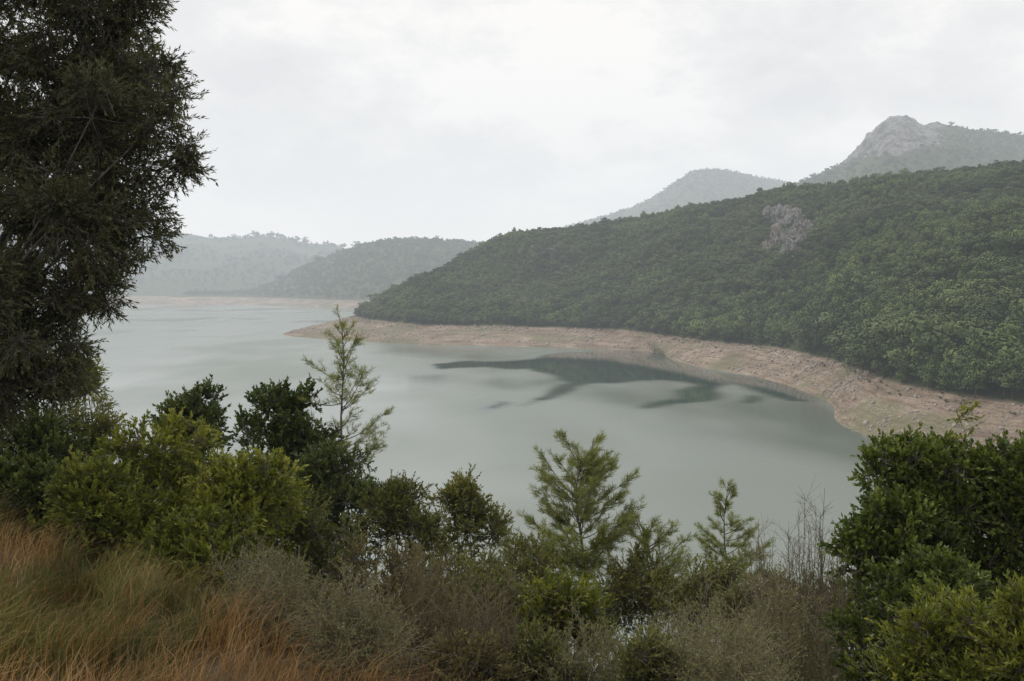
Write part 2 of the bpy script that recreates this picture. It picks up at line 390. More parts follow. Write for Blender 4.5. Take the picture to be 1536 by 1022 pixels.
def scatter(name, pos, rot, scl, idx, coll):
    me = bpy.data.meshes.new(name); me.vertices.add(len(pos)); me.vertices.foreach_set("co", np.ascontiguousarray(pos, dtype=np.float32).ravel())
    for nm, ty, a in (("rot", 'FLOAT_VECTOR', rot), ("scl", 'FLOAT_VECTOR', scl)):
        at = me.attributes.new(nm, ty, 'POINT'); at.data.foreach_set("vector", np.ascontiguousarray(a, dtype=np.float32).ravel())
    at = me.attributes.new("idx", 'INT', 'POINT'); at.data.foreach_set("value", np.ascontiguousarray(idx, dtype=np.int32))
    ob = bpy.data.objects.new(name, me); COL.objects.link(ob)
    ng = bpy.data.node_groups.new(name+"_nodes", 'GeometryNodeTree')
    ng.interface.new_socket("Geometry", in_out='INPUT', socket_type='NodeSocketGeometry')
    ng.interface.new_socket("Geometry", in_out='OUTPUT', socket_type='NodeSocketGeometry')
    gi = ng.nodes.new("NodeGroupInput"); go = ng.nodes.new("NodeGroupOutput")
    ci = ng.nodes.new("GeometryNodeCollectionInfo"); ci.inputs["Collection"].default_value = coll
    ci.inputs["Separate Children"].default_value = True; ci.inputs["Reset Children"].default_value = True
    ip = ng.nodes.new("GeometryNodeInstanceOnPoints"); ip.inputs["Pick Instance"].default_value = True
    def na(n, ty):
        a = ng.nodes.new("GeometryNodeInputNamedAttribute"); a.data_type = ty; a.inputs["Name"].default_value = n
        return [o for o in a.outputs if o.enabled and o.name == "Attribute"][0]
    ng.links.new(gi.outputs[0], ip.inputs["Points"]); ng.links.new(ci.outputs[0], ip.inputs["Instance"])
    ng.links.new(na("idx", 'INT'), ip.inputs["Instance Index"]); ng.links.new(na("rot", 'FLOAT_VECTOR'), ip.inputs["Rotation"]); ng.links.new(na("scl", 'FLOAT_VECTOR'), ip.inputs["Scale"])
    ng.links.new(ip.outputs[0], go.inputs[0])
    md = ob.modifiers.new("scatter", 'NODES'); md.node_group = ng
    return ob

def on_hill(G, T, b, e, t0=2.0, t1=3.0):
    V = G[(T >= t0) & (T <= t1)].reshape(-1, 3)
    px = V[:, 0]/V[:, 1]*F+768; py = 420-(V[:, 2]-H)/V[:, 1]*F
    return V[np.argmin((px-b)**2+(py-e)**2)]
crags = [(1158, 324, 22, 24), (1175, 330, 30, 36), (1196, 336, 34, 32), (1212, 348, 28, 30), (1185, 356, 38, 44), (1180, 382, 18, 30), (1153, 374, 15, 24), (1200, 368, 26, 26),
         (826, 374, 9, 6), (852, 397, 10, 5), (800, 368, 6, 4), (1345, 338, 12, 6), (1358, 346, 8, 5)]
crag_pts = []
g = Geo()
for b, e, wpx, hpx in crags:
    c = on_hill(GM, TM, b, e+4); crag_pts.append((c, wpx*c[1]/F*.6))
    rw = wpx*c[1]/F*.62; rh = hpx*c[1]/F*.62
    nu, nv = 72, 54
    U, Vv = np.meshgrid(np.linspace(0, 2*math.pi, nu, endpoint=False), np.linspace(.02, math.pi-.02, nv))
    d = np.stack([np.sin(Vv)*np.cos(U), np.sin(Vv)*np.sin(U), np.cos(Vv)], -1)
    s = .9+.5*fbm(d[..., 0]*2.3+b, d[..., 2]*1.0+d[..., 1]*2, int(b), 5)
    s += .45*np.abs(fbm(d[..., 0]*6+b, d[..., 1]*5+d[..., 2]*1.2, int(e), 4))
    Vx = d*s[..., None]*[rw, rw*.55, rh]+c+[0, rw*.12, .1*rh]
    ix = np.arange(nu*nv).reshape(nv, nu); ix2 = np.roll(ix, -1, 1)
    q = np.stack([ix[:-1], ix[1:], ix2[1:], ix2[:-1]], -1).reshape(-1, 4)
    g.add(Vx.reshape(-1, 3), q, 0, np.zeros(nu*nv))
g.build("rock_outcrop", [M_ROCK])

def forest(name, G, T, n, t0, t1, hfun, pinefun, filt=None):
    pos, t = sample(G, T, n, t0, t1)
    if filt is not None:
        k = filt(pos, t); pos = pos[k]; t = t[k]
    n = len(pos); h = hfun(pos, t)*np.exp(rng.normal(0, .27, n))
    pine = rng.random(n) < pinefun(pos, t)
    idx = np.where(pine, rng.integers(4, 8, n), rng.integers(0, 4, n))
    wd = np.where(pine, rng.uniform(.8, 1.2, n), rng.uniform(1.0, 1.5, n))
    rot = np.c_[rng.normal(0, .05, (n, 2)), rng.random(n)*6.28]
    scl = np.c_[h*wd, h*wd*rng.uniform(.85, 1.1, n), h]
    pos = pos-[0, 0, .25]
    scatter(name, pos, rot, scl, idx, cF)
def fm(pos, t):
    k = pos[:, 2] > 11.0+1.5*fbm(pos[:, 0]/15, pos[:, 1]/15, 8)
    for c, r in crag_pts:
        q = pos-c; k &= ~((np.abs(q[:, 0]) < r*.8) & (q[:, 1] > -20-r*1.0) & (q[:, 1] < r*.5)) | (rng.random(len(pos)) < .15)
    k &= fbm(pos[:, 0]/30, pos[:, 1]/30, 77, 3) < .62
    return k
def hM(pos, t):
    lowb = 1-sstep(2.03, 2.4, t+.12*fbm(pos[:, 0]/70, pos[:, 1]/70, 3)); near = sstep(750, 350, pos[:, 1])
    return 4.4+3.2*lowb+2.4*lowb*near+1.0*near+2.4*fbm(pos[:, 0]/35, pos[:, 1]/35, 13)
def pM(pos, t):
    n = fbm(pos[:, 0]/70, pos[:, 1]/70, 23, 3)
    lowb = 1-sstep(2.1, 2.45, t)
    return np.clip(.2+.4*lowb+2.4*n+.25*sstep(0, 250, pos[:, 0]), .02, .95)
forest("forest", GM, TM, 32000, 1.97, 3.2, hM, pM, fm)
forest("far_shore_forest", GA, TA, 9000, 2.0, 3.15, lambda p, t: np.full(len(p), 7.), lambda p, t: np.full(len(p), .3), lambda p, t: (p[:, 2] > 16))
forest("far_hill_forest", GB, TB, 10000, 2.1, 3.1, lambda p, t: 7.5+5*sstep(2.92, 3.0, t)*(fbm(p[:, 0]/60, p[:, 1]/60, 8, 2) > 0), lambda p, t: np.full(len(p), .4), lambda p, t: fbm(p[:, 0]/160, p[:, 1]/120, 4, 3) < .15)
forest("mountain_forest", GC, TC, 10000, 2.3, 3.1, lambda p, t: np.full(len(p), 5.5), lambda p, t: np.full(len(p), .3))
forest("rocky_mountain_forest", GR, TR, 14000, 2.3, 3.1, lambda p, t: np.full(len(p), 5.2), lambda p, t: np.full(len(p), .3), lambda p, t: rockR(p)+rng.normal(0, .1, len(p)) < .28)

cR = bpy.data.collections.new("stone_kinds")
for i in range(3):
    g = Geo(); nu, nv = 9, 6
    U, Vv = np.meshgrid(np.linspace(0, 2*math.pi, nu, endpoint=False), np.linspace(.05, math.pi-.05, nv))
    d = np.stack([np.sin(Vv)*np.cos(U), np.sin(Vv)*np.sin(U), np.cos(Vv)], -1)*rng.uniform(.7, 1.2, (nv, nu, 1))*[1, .8, .6]
    ix = np.arange(nu*nv).reshape(nv, nu); ix2 = np.roll(ix, -1, 1)
    g.add(d.reshape(-1, 3), np.stack([ix[:-1], ix[1:], ix2[1:], ix2[:-1]], -1).reshape(-1, 4), 0, np.zeros(nu*nv))
    mr = bark_mat("stone_%d" % i, (.2, .17, .14), (.42, .37, .33), .5)
    g.build("stone_%d" % i, [mr], coll=cR)
pos, t = sample(GM, TM, 10000, 1.02, 2.0)
k = fbm(pos[:, 0]/25, pos[:, 1]/25, 55, 3)+.3*sstep(0, 200, pos[:, 0]) > rng.uniform(-.3, .6, len(pos)); pos = pos[k]; n = len(pos)
s = rng.gamma(2., .22, n)+.12
scatter("shore_stones", pos, rng.random((n, 3))*6.28, np.c_[s, s, s], rng.integers(0, 3, n), cR)
pos, t = sample(GM, TM, 500, 1.7, 2.02); n = len(pos); s = rng.uniform(.4, 1.3, n)
scatter("bank_scrub", pos, np.c_[np.zeros((n, 2)), rng.random(n)*6], np.c_[s*1.4, s*1.4, s], rng.integers(0, 4, n), cF)

# ------------------------------------------------------------------ near hillside under the viewpoint
def gz(x, y):
    x = np.asarray(x, float); y = np.asarray(y, float)
    edge = np.where(x < 0, 3.7-x*.95, 3.7-.1*x); edge = np.minimum(edge, 14)
    d = y-edge
    z = H-2.12-.5*np.where(d > 0, d*d/(d+2.2), 0)*1.3
    return np.maximum(z+.12*fbm(x/1.5, y/1.5, 61, 4)+.6*fbm(x/14, y/14, 62, 3)*sstep(2, 12, d), -9)
xs = np.concatenate([np.linspace(-300, -32, 30), np.arange(-30, 30, .35), np.linspace(32, 300, 30)])
ys = np.concatenate([np.linspace(-60, -4, 12), np.arange(-3, 40, .35), np.linspace(41, 170, 60)])
X, Y = np.meshgrid(xs, ys); idx = np.arange(X.size).reshape(X.shape)
Q = np.stack([idx[:-1, :-1], idx[:-1, 1:], idx[1:, 1:], idx[1:, :-1]], -1).reshape(-1, 4)
M_SOIL = bark_mat("dry_soil", (.05, .04, .022), (.12, .09, .05), 1.3)
mesh_from("hillside_ground", np.c_[X.ravel(), Y.ravel(), gz(X, Y).ravel()], Q, [M_SOIL], smooth=True)

n = 3000
px = rng.uniform(-90, 110, n); py = rng.uniform(15, 80, n)
s = rng.uniform(1.2, 2.6, n); zb = gz(px, py)
k = (zb+s < H-.29*py-np.where(px < -.1*py, -.12*py, 0)) | (np.abs(px) > py*.8); px, py, s, zb = px[k], py[k], s[k], zb[k]; n = len(px)
scatter("hillside_maquis", np.c_[px, py, zb-.1], np.c_[np.zeros((n, 2)), rng.random(n)*6], np.c_[s*1.4, s*1.4, s], rng.integers(0, 4, n), cF)

# ------------------------------------------------------------------ dry grass
def grass(name, n, region, hmin, hmax, mat, width, lean):
    g = Geo()
    x = rng.uniform(region[0], region[1], n*3); y = rng.uniform(region[2], region[3], n*3)
    k = region[4](x, y); x = x[k][:n]; y = y[k][:n]; n = len(x)
    tuft = fbm(x/.35, y/.35, 5, 3)
    h = (hmin+(hmax-hmin)*np.clip(.5+tuft*1.5+rng.normal(0, .2, n), 0, 1.3))
    b = np.c_[x, y, gz(x, y)-.02]
    az = 2.5*fbm(x/.8+9, y/.8, 15, 2)+rng.normal(0, .9, n); ln = lean*rng.uniform(.3, 1.6, n)
    dr = np.c_[np.cos(az), np.sin(az), np.zeros(n)]
    p1 = b+dr*(h*ln*.3)[:, None]+np.c_[np.zeros((n, 2)), h*.55]
    p2 = b+dr*(h*ln*1.0)[:, None]+np.c_[np.zeros((n, 2)), h*np.clip(1-.35*ln, .3, 1)]
    sa = rng.random(n)*math.pi; sd = np.c_[np.cos(sa), np.sin(sa), np.zeros(n)]*width*.5
    V = np.stack([b-sd, b+sd, p1+sd*.8, p1-sd*.8, p2+sd*.15, p2-sd*.15], 1).reshape(-1, 3)
    q = np.array([[0, 1, 2, 3], [3, 2, 4, 5]]); Q = (q[None]+(np.arange(n)*6)[:, None, None]).reshape(-1, 4)
    val = np.clip(.45+.9*fbm(x/.6, y/.6, 25, 3)+rng.normal(0, .2, n), 0, 1)
    g.add(V, Q, 0, np.repeat(val, 6))
    return g.build(name, [mat])
M_DRY = leaf_mat("dry_grass", (.10, .055, .02), (.27, .155, .055), (.46, .32, .15), .3)
M_GRN = leaf_mat("green_grass", (.045, .052, .013), (.10, .11, .026), (.19, .19, .055), .3)
fr = lambda x, y: (y < 4.6-x*.95+.5*fbm(x, y, 2)) & (y > 1.2)
grass("dry_grass", 80000, (-9, 1.2, 1.5, 12, fr), .08, .38, M_DRY, .0045, .7)
grass("green_grass", 24000, (-8, -1.8, 4.2, 11, lambda x, y: fr(x, y) & (fbm(x/1.2, y/1.2, 33, 3) > -.08) & (y > 1.8-x)), .12, .36, M_GRN, .006, .5)

# ------------------------------------------------------------------ foreground shrubs and trees
def perp_mix(D, amt):
    return nrm(D+rv(len(D))*amt)
def plant(name, base, lobes, twigs, lpt, ll, lw, tl, lm, bm, spread=.9, up=.35, limb=.03, droop=0., outer=.3, vbias=0., links=5, wt=None, sub=9, subr=.42):
    g = Geo(); base = np.array(base, float)
    C = np.array([l[0] for l in lobes], float); R = np.array([l[1] for l in lobes], float)
    wts = (R[:, 0]*R[:, 2]) if wt is None else (R[:, 0]*R[:, 2])*np.array(wt); wts = wts/wts.sum()
    for c, r in zip(C, R):
        mid = base*.5+c*.5+rng.normal(0, .08, 3)*np.linalg.norm(c-base); mid[2] -= 0.05*np.linalg.norm(c-base)
        ts = np.linspace(0, 1, 6)[:, None]; pts = base*(1-ts)**2+2*mid*ts*(1-ts)+c*ts**2
        rad = np.linspace(limb, limb*.22, 6); g.tubes(pts[:-1], pts[1:], rad[:-1], rad[1:], 0, 5)
    # sprays: each crown mass is broken into smaller leafy sprays with gaps between
    K = len(C); sd = rv(K*sub); sq = rng.random(K*sub)**.38
    SC = np.repeat(C, sub, 0)+sd*np.repeat(R, sub, 0)*sq[:, None]*.95; SR = np.repeat(R, sub, 0)*subr*rng.uniform(.6, 1.3, (K*sub, 1))
    g.tubes(np.repeat(C, sub, 0), SC, limb*.2, limb*.1, 0, 3)
    li = rng.choice(K, twigs, p=wts); si = li*sub+rng.integers(0, sub, twigs)
    d = rv(twigs); rad = rng.random(twigs)**outer
    B = SC[si]+d*SR[si]*rad[:, None]
    D = nrm(d*.6+nrm(B-C[li])*.5+[0, 0, up]+rng.normal(0, .4, (twigs, 3)))
    Lt = tl*rng.uniform(.6, 1.4, twigs)
    E = B+D*Lt[:, None]
    E[:, 2] -= droop*Lt
    D = nrm(E-B)
    g.tubes(B-D*Lt[:, None]*.3, E, .003, .0015, 0, 3)
    s = rng.choice(twigs, max(1, twigs//links), replace=False)
    g.tubes(SC[si[s]], B[s], .005, .003, 0, 3)
    n = twigs*lpt; tt = np.tile(np.linspace(.05, 1, lpt), twigs)+rng.normal(0, .04, n)
    Dr = np.repeat(D, lpt, 0); Pn = np.repeat(B, lpt, 0)+Dr*(np.repeat(Lt, lpt)*tt)[:, None]
    LD = perp_mix(Dr, spread); Nn = nrm(rv(n)+[0, 0, .9])
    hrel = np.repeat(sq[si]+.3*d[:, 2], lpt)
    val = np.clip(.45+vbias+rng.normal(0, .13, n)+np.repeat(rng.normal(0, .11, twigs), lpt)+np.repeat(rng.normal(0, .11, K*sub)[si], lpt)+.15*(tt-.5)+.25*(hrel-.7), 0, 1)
    g.leaves(Pn, LD, Nn, ll*rng.uniform(.6, 1.3, n), lw*rng.uniform(.7, 1.2, n), val)
    return g.build(name, [bm, lm])

def dome(c, top, hw, Y, k=16):
    """rounded crown of overlapping leaf masses, foliage down to the slope"""
    X0, _ = P(c, Y); r = hw*Y/F; zt = ZE(top, Y); gb = float(gz(X0, Y))
    zb = max(gb, zt-2.4*r-.8); hh = zt-zb; vr = min(r*1.05, hh*.6); zc = zt-vr
    L_ = []
    for i in range(k):
        rr = r*rng.uniform(.28, .42); jit = rng.uniform(.82, 1.15)
        a = rng.random()*2*math.pi
        if rng.random() < .62:
            cp = rng.uniform(0.0, 1.0); sp_ = math.sqrt(1-cp*cp)
            L_.append(((X0+math.cos(a)*sp_*(r-rr*.8)*jit, Y+math.sin(a)*sp_*(r-rr*.8)*.8*jit, zc+cp*(vr-rr*.8)*jit), (rr, rr, rr*.85)))
        else:
            q = rng.random()**.5
            L_.append(((X0+math.cos(a)*q*r*.85, Y+math.sin(a)*q*r*.7, rng.uniform(zb+.1, zc)), (rr*1.15, rr*1.15, rr)))
    L_.append(((X0, Y, zc), (r*.6, r*.6, vr*.65)))
    for i in range(3):
        a = rng.random()*6.28; q = rng.random()*.6*r
        L_.append(((X0+math.cos(a)*q, Y+math.sin(a)*q, zt-r*.22+rng.uniform(-.1, .08)*r), (r*.2, r*.2, r*.22)))
    return (X0, Y, gb), L_

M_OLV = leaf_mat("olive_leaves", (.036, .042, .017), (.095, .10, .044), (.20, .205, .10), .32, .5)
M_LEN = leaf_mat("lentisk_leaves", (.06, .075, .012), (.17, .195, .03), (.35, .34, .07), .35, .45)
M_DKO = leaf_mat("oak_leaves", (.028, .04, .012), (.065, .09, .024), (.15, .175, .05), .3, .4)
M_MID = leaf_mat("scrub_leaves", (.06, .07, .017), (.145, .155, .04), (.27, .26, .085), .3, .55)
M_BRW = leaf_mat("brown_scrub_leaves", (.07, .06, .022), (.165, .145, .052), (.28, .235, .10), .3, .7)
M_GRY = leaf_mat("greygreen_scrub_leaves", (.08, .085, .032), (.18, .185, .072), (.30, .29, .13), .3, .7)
M_PNE = leaf_mat("pine_needles", (.08, .10, .026), (.20, .225, .062), (.36, .37, .13), .4, .5)
M_OKR = leaf_mat("holly_oak_leaves", (.035, .052, .012), (.09, .125, .024), (.20, .235, .055), .3, .35)

# --- big olive tree at the left
Y0 = 9.0
lob = []; wt = []
for b, e, rp, dy, wgt in [(110, 40, 100, 0, 1), (180, 20, 50, .4, 1), (190, 80, 48, .4, 1), (235, 115, 38, 0, 1.2), (200, 150, 50, .3, 1), (262, 155, 26, -.2, 1.3), (240, 195, 40, -.2, 1.1), (275, 215, 24, .2, 1.3), (262, 245, 30, .2, 1.2), (150, 190, 80, -.3, 1), (60, 180, 130, 0, 1), (215, 255, 34, 0, 1), (180, 290, 55, .2, 1), (225, 320, 32, 0, 1), (215, 355, 34, 0, 1.1),
        (120, 330, 90, -.2, 1), (160, 395, 42, .2, 1), (50, 330, 120, .3, 1), (120, 440, 50, 0, 1), (150, 450, 24, .2, 1.2), (40, 450, 110, -.2, 1), (80, 515, 50, .1, 1), (105, 560, 24, 0, 1.2), (30, 580, 75, 0, 1), (-20, 560, 100, .2, .8), (-100, 100, 170, 0, .5), (-130, 300, 180, .3, .5), (-130, 450, 150, -.3, .5),
        (20, 40, 150, .4, 1), (80, -80, 150, 0, .4), (-100, -100, 200, .2, .25), (190, -25, 50, .1, 1), (-320, 150, 190, 0, .25), (-320, 380, 180, 0, .25), (-220, 560, 110, 0, .25), (100, 250, 85, .5, 1), (100, 120, 100, .6, 1)]:
    x, _ = P(b, Y0+dy); r = rp*Y0/F; lob.append(((x, Y0+dy*1.6, ZE(e, Y0)), (r, r*1.05, r*.85))); wt.append(wgt)
bx = -6.2
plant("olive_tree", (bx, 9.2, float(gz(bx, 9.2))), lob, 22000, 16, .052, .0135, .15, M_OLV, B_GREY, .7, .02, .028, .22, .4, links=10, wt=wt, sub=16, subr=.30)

SH = [
 ("lentisk_shrub", 225, 628, 125, 10, 2300, 18, .055, .021, .14, M_LEN, 22, 0.02),
 ("lentisk_shrub", 370, 682, 90, 9.3, 1300, 18, .055, .021, .14, M_LEN, 16, -.02),
 ("lentisk_shrub", 150, 690, 90, 8.8, 1200, 18, .055, .021, .14, M_LEN, 14, -.1),
 ("lentisk_shrub", 300, 770, 120, 8.2, 1600, 18, .05, .019, .13, M_LEN, 16, -.15),
 ("oak_shrub", 305, 570, 60, 17, 1000, 16, .065, .036, .16, M_DKO, 12, 0),
 ("oak_shrub", 420, 578, 85, 16, 1700, 16, .065, .036, .16, M_DKO, 18, 0),
 ("oak_shrub", 30, 600, 120, 12, 2000, 16, .06, .026, .15, M_DKO, 16, .0),
 ("oak_shrub", 40, 690, 90, 10, 1400, 16, .055, .026, .14, M_DKO, 14, .1),
 ("scrub_bush", 120, 595, 60, 13, 700, 14, .05, .02, .15, M_MID, 12, .0),
 ("scrub_bush", 130, 540, 32, 14, 260, 14, .055, .018, .16, M_LEN, 7, .0),
 ("scrub_bush", 500, 662, 85, 13, 2000, 16, .045, .019, .13, M_DKO, 16, .1),
 ("scrub_bush", 430, 740, 110, 10.5, 2200, 16, .04, .016, .12, M_MID, 18, -.2),
 ("scrub_bush", 595, 715, 75, 12, 1700, 15, .04, .016, .12, M_MID, 16, -.1),
 ("scrub_bush", 690, 720, 68, 13, 1100, 15, .05, .022, .15, M_MID, 13, .12),
 ("scrub_bush", 765, 805, 80, 12, 1400, 15, .045, .019, .13, M_MID, 14, .05),
 ("scrub_bush", 560, 810, 110, 9, 2000, 15, .035, .014, .11, M_BRW, 16, -.15),
 ("scrub_bush", 690, 830, 110, 9.5, 1800, 15, .038, .015, .11, M_MID, 16, -.1),
 ("scrub_bush", 850, 862, 95, 9.3, 1500, 15, .042, .02, .12, M_LEN, 14, -.15),
 ("scrub_bush", 970, 815, 75, 13, 1300, 15, .042, .016, .12, M_MID, 12, .1),
 ("scrub_bush", 1060, 838, 80, 12, 1400, 14, .04, .015, .12, M_MID, 12, .0),
 ("scrub_bush", 1160, 850, 90, 11, 1400, 14, .038, .014, .12, M_GRY, 12, .0),
 ("scrub_bush", 1250, 860, 80, 10, 1200, 14, .038, .014, .12, M_MID, 12, .0),
 ("scrub_bush", 800, 945, 90, 6.3, 1500, 14, .028, .012, .09, M_MID, 14, -.1),
 ("scrub_bush", 700, 960, 80, 6, 1300, 14, .028, .012, .09, M_BRW, 12, -.1),
 ("scrub_bush", 450, 880, 90, 7, 1300, 14, .03, .012, .09, M_BRW, 12, -.1),
 ("scrub_bush", 960, 950, 70, 5.8, 1000, 14, .026, .011, .09, M_MID, 12, -.05),
 ("holly_oak_shrub", 1450, 650, 140, 8.5, 3600, 16, .042, .025, .11, M_OKR, 30, 0),
 ("holly_oak_shrub", 1362, 652, 62, 8.4, 1500, 15, .042, .025, .11, M_OKR, 16, .05),
 ("holly_oak_shrub", 1345, 740, 80, 8, 1700, 15, .042, .025, .11, M_OKR, 16, -.05),
 ("holly_oak_shrub", 1570, 645, 120, 8.3, 2000, 15, .042, .025, .11, M_OKR, 16, 0),
 ("holly_oak_shrub", 1400, 830, 120, 7.2, 1900, 15, .04, .024, .11, M_OKR, 16, -.08),
 ("fern_leaved_shrub", 1430, 900, 110, 5.6, 1500, 20, .036, .013, .12, M_LEN, 16, -.12),
 ("fern_leaved_shrub", 1545, 890, 90, 5.2, 1100, 20, .036, .013, .12, M_LEN, 12, -.1),
]
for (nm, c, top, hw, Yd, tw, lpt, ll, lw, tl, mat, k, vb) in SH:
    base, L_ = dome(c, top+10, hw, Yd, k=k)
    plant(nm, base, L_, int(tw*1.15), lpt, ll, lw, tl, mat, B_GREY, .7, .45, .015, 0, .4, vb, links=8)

x, _ = P(1442, 8.2)
plant("sapling", (x, 8.2, 46.5), [((x, 8.2, ZE(622, 8.2)), (.06, .06, .08)), ((x+.03, 8.2, ZE(650, 8.2)), (.05, .05, .08))], 24, 8, .045, .02, .1, M_LEN, B_GREY, .7, .6, .006)

def wiry(name, c, top, hw, Y, nst, lm, bm, leafn=6, th=.0028, straight=.25, leafs=.014):
    g = Geo(); X0, _ = P(c, Y); r = hw*Y/F; zt = ZE(top, Y)
    a = rng.random(nst)*6.28; q = rng.random(nst)**.5
    bx = X0+np.cos(a)*q*r*.5; by = Y+np.sin(a)*q*r*.5; zb = gz(bx, by)-.05
    zb = np.maximum(zb, zt-1.9)
    tip = np.c_[X0+np.cos(a)*q*r*rng.uniform(.8, 1.15, nst), Y+np.sin(a)*q*r, zt-(zt-zb)*(.45*q**2+rng.random(nst)*.35)]
    Bp = np.c_[bx, by, zb]; K = 7
    ts = np.linspace(0, 1, K); pts = Bp[:, None]*(1-ts)[None, :, None]+tip[:, None]*ts[None, :, None]
    pts[:, 1:] += np.cumsum(rng.normal(0, .018, (nst, K-1, 3)), 1)*straight*4
    rad = np.linspace(th*2.0, th*.6, K)
    for i in range(K-1): g.tubes(pts[:, i], pts[:, i+1], rad[i], rad[i+1], 0, 3)
    LP = []
    for i in range(1, K):
        for rep in range(3):
            f = rng.random((nst, 1)); s0 = pts[:, i-1]*(1-f)+pts[:, i]*f
            dd = nrm(nrm(pts[:, i]-pts[:, i-1])+rv(nst)*.85); ln = rng.uniform(.08, .26, (nst, 1))
            e0 = s0+dd*ln; g.tubes(s0, e0, th*.6, th*.3, 0, 3); LP += [(s0, e0)]
            for _ in range(3):
                f = rng.uniform(.2, 1, (nst, 1)); s1 = s0+(e0-s0)*f; e1 = s1+nrm(dd+rv(nst)*.8)*ln*rng.uniform(.3, .7, (nst, 1))
                g.tubes(s1, e1, th*.4, th*.25, 0, 3); LP += [(s1, e1)]
    if leafn:
        S = np.concatenate([p[0] for p in LP]); E = np.concatenate([p[1] for p in LP])
        for _ in range(leafn):
            f = rng.random((len(S), 1)); Pn = S+(E-S)*f; n = len(S)
            g.leaves(Pn, rv(n), rv(n), leafs*rng.uniform(.6, 1.3, n), leafs*.45, np.clip(.5+rng.normal(0, .2, n), 0, 1))
    return g.build(name, [bm, lm])
B_WIR = bark_mat("grey_twigs", (.16, .135, .085), (.30, .26, .18), 6)
B_WRB = bark_mat("brown_twigs", (.12, .09, .055), (.23, .18, .115), 6)
wiry("wiry_bush", 400, 838, 105, 6.6, 70, M_GRY, B_WIR, 4, leafs=.018)
wiry("wiry_bush", 655, 826, 120, 7.0, 110, M_BRW, B_WRB, 3, leafs=.017)
wiry("wiry_bush", 540, 880, 80, 6.0, 50, M_GRY, B_WIR, 4, leafs=.018)
wiry("wiry_bush", 1030, 860, 120, 7.0, 90, M_GRY, B_WIR, 6, leafs=.018)
wiry("wiry_bush", 890, 915, 100, 6.2, 60, M_GRY, B_WIR, 6, leafs=.018)
wiry("wiry_bush", 1170, 845, 110, 7.4, 100, M_GRY, B_WIR, 6, leafs=.018)
wiry("wiry_bush", 1090, 930, 110, 5.6, 70, M_GRY, B_WIR, 6, leafs=.018)
wiry("bare_shrub", 1215, 705, 62, 9.0, 44, M_GRY, B_WIR, 0, .0034, .2)
wiry("bare_shrub", 1150, 765, 40, 9.5, 26, M_GRY, B_WIR, 0, .0034, .2)
wiry("bare_shrub", 1265, 760, 50, 8.0, 28, M_GRY, B_WIR, 1, .003, .2)
wiry("bare_shrub", 730, 860, 80, 6.4, 60, M_BRW, B_WRB, 1)

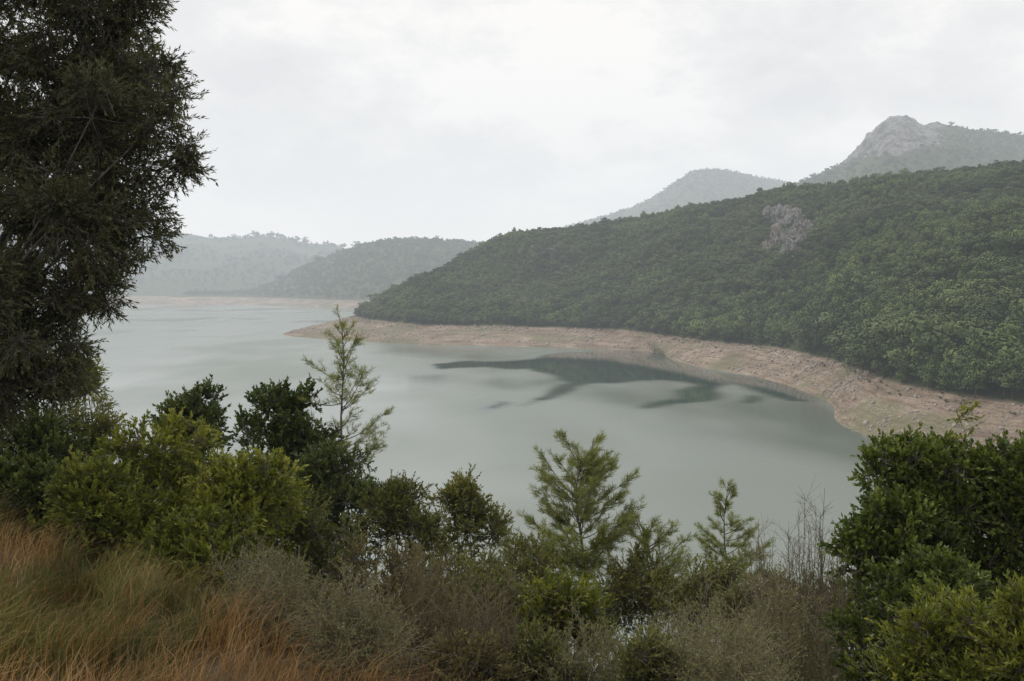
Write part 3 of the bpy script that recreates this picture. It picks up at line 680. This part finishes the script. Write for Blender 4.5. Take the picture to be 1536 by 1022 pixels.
# --- young pines: open crowns of upturned, irregular branches with needle tufts
def pine(name, c, top, Y, hw, vis, shape='slim', tuft=26, dens=1.0, lean=0., gap=(.16, .32)):
    g = Geo(); X0, _ = P(c, Y); zt = ZE(top, Y); zb = float(gz(X0, Y)); Rr = hw*Y/F; Hh = vis*Y/F
    K = 14; ts = np.linspace(0, 1, K); wob = .07*np.sin(ts*7+c)+.05*np.sin(ts*15+2*c)
    tr = np.c_[X0+wob-wob[-1]+lean*(ts-1), Y+.05*np.sin(ts*9), zb+(zt-zb)*ts]
    rad = np.linspace(.05, .006, K); g.tubes(tr[:-1], tr[1:], rad[:-1], rad[1:], 0, 7)
    T0 = []; TD = []
    z = zt-.08
    while z > zt-Hh:
        f = (zt-z)/Hh
        if shape == 'slim': ln0 = Rr*(.22+1.05*f**.8)*(1 if f < .7 else 1-.5*(f-.7))
        else: ln0 = Rr*(.35+1.5*math.sin(min(1, f*1.25)*math.pi*.5)**1.0*.62)*(1 if f < .8 else .8)
        nb = rng.integers(3, 5) if shape == 'slim' else rng.integers(4, 7)
        a0 = rng.random()*6.28
        for b in range(nb):
            a = a0+b*6.28/nb+rng.normal(0, .45); ln = ln0*rng.uniform(.35, 1.35); elev = (1.0-.65*f)+rng.normal(0, .28)
            dr = np.array([math.cos(a), math.sin(a), 0]); kk = 7; us = np.linspace(0, 1, kk); zs = z+rng.normal(0, .07)
            xx = np.interp(zs, tr[:, 2], tr[:, 0]); yy = np.interp(zs, tr[:, 2], tr[:, 1])
            side = np.array([-dr[1], dr[0], 0])*rng.normal(0, .25)*ln
            pts = np.array([xx, yy, zs])+dr*us[:, None]*ln*math.cos(elev)+side*(us**2)[:, None]+np.c_[np.zeros((kk, 2)), ln*(us*math.sin(elev)*.6+.38*us**2-.12*us)]
            g.tubes(pts[:-1], pts[1:], np.linspace(.010, .004, kk-1), np.linspace(.009, .003, kk-1), 0, 4)
            T0.append(pts[-1]); TD.append(nrm(pts[-1]-pts[-2]+[0, 0, .02]))
            ns = int(max(3, ln/.065*dens))
            for s in range(ns):
                u = rng.uniform(.25, 1)**.8; p0 = np.array([np.interp(u, us, pts[:, i]) for i in range(3)])
                sd = nrm(dr*.9+np.array([-dr[1], dr[0], 0])*rng.choice([-1, 1])*rng.uniform(.3, 1.2)+[0, 0, rng.uniform(.1, 1.1)]); sl = ln*rng.uniform(.10, .38)*(1.3-u*.6)+.05
                p1 = p0+sd*sl; g.tubes([p0], [p1], .0035, .002, 0, 3)
                T0.append(p1); TD.append(nrm(sd+[0, 0, .3]))
                if sl > .14: T0.append(p0*.5+p1*.5); TD.append(sd)
        z -= rng.uniform(*gap)
    T0.append(np.array([tr[-1, 0], tr[-1, 1], zt])); TD.append(np.array([0, 0, 1.]))
    T0 = np.array(T0); TD = np.array(TD); n = len(T0)*tuft
    D = np.repeat(TD, tuft, 0); Pn = np.repeat(T0, tuft, 0)-D*rng.uniform(0, .09, (n, 1))
    nd = nrm(D*.85+rv(n)*.75+[0, 0, .12])
    g.leaves(Pn, nd, rv(n), rng.uniform(.06, .115, n), .0058, np.clip(.5+rng.normal(0, .15, n)+np.repeat(rng.normal(0, .17, len(T0)), tuft), 0, 1))
    return g.build(name, [B_GREY, M_PNE])
pine("pine_tree", 512, 486, 16, 76, 235, 'slim', 18, 1.0, .1, (.12, .26))
pine("pine_tree", 872, 690, 14, 88, 240, 'round', 24, 1.2, .1, (.09, .17))
pine("pine_tree", 1092, 732, 19, 46, 160, 'slim', 26, 1.5, 0, (.11, .22))
pine("pine_tree", 965, 792, 13.5, 58, 120, 'round', 22, 1.0, -.1, (.10, .17))

# ------------------------------------------------------------------ atmosphere haze: thin over the near lake, thicker in the far valley
def haze(name, y0, y1, sig):
    me = bpy.data.meshes.new(name)
    x0, x1, z0, z1 = -9000, 9000, -40, 440
    v = [(x, y, z) for z in (z0, z1) for y in (y0, y1) for x in (x0, x1)]
    me.from_pydata(v, [], [(0, 2, 3, 1), (4, 5, 7, 6), (0, 1, 5, 4), (2, 6, 7, 3), (0, 4, 6, 2), (1, 3, 7, 5)])
    hz = bpy.data.objects.new(name, me); COL.objects.link(hz)
    m, nt, N, L = newmat("glowing_haze")
    ab = N.new("ShaderNodeVolumeAbsorption"); ab.inputs["Color"].default_value = (0, 0, 0, 1); ab.inputs["Density"].default_value = sig
    em = N.new("ShaderNodeEmission"); em.inputs["Color"].default_value = (.78, .83, .87, 1); em.inputs["Strength"].default_value = sig  # air given its own glow, standing in for multiply scattered daylight
    ad = N.new("ShaderNodeAddShader"); L.new(ab.outputs[0], ad.inputs[0]); L.new(em.outputs[0], ad.inputs[1])
    o = N.new("ShaderNodeOutputMaterial"); L.new(ad.outputs[0], o.inputs["Volume"])
    me.materials.append(m)
haze("haze", -2500, 1290, .00016)
haze("haze", 1290.5, 3900, .00034)

# ------------------------------------------------------------------ sky world
W = bpy.data.worlds.new("World"); scene.world = W; W.use_nodes = True
nt = W.node_tree; N = nt.nodes; L = nt.links; N.clear()
sp = Vector((-.62, .45, .80)).normalized()
sky = N.new("ShaderNodeTexSky"); sky.sky_type = 'NISHITA'; sky.sun_disc = False
sky.sun_elevation = math.asin(sp.z); sky.sun_rotation = math.atan2(sp.x, sp.y)
sk = N.new("ShaderNodeVectorMath"); sk.operation = 'SCALE'; sk.inputs[3].default_value = .10; L.new(sky.outputs[0], sk.inputs[0])
tc = N.new("ShaderNodeTexCoord"); gen = tc.outputs["Generated"]
n1 = noise_node(N, L, gen, 3.2, 6, (1, 1, 2.4), .55); n1.inputs["Distortion"].default_value = .3
n2 = noise_node(N, L, gen, 9.0, 7, (1, 1, 1.8), .6); n2.inputs["Distortion"].default_value = .2
mxn = N.new("ShaderNodeMath"); mxn.operation = 'MULTIPLY_ADD'; L.new(n2.outputs["Fac"], mxn.inputs[0]); mxn.inputs[1].default_value = .7; L.new(n1.outputs["Fac"], mxn.inputs[2])
cl = ramp(N, [(.68, (.83, .82, .825)), (.84, (.93, .915, .905)), (.96, (1.06, 1.03, 1.0))]); L.new(mxn.outputs[0], cl.inputs[0])
sx = N.new("ShaderNodeSeparateXYZ"); L.new(gen, sx.inputs[0])
hf = mrange(N, L, sx.outputs[2], -.02, .16, 1., 0.)
c = mixc(N, L, hf, cl.outputs[0], (1.12, 1.05, 1.0))
fin = mixc(N, L, .97, sk.outputs[0], c)
bg = N.new("ShaderNodeBackground"); bg.inputs["Strength"].default_value = 1.; L.new(fin, bg.inputs["Color"])
o = N.new("ShaderNodeOutputWorld"); L.new(bg.outputs[0], o.inputs[0])

sl = bpy.data.lights.new("sun", 'SUN'); sl.energy = 1.5; sl.angle = math.radians(12); sl.color = (1, .92, .78)
so = bpy.data.objects.new("sun", sl); COL.objects.link(so); so.rotation_euler = (-sp).to_track_quat('-Z', 'Y').to_euler()

cam = bpy.data.cameras.new("camera"); cam.lens = 35; cam.sensor_width = 36; cam.shift_y = -91/1536; cam.clip_end = 40000; cam.clip_start = .1
co = bpy.data.objects.new("camera", cam); COL.objects.link(co); co.location = (0, 0, H); co.rotation_euler = (math.radians(90), 0, 0)
scene.camera = co
scene.view_settings.view_transform = 'Standard'; scene.view_settings.look = 'None'; scene.view_settings.exposure = 0
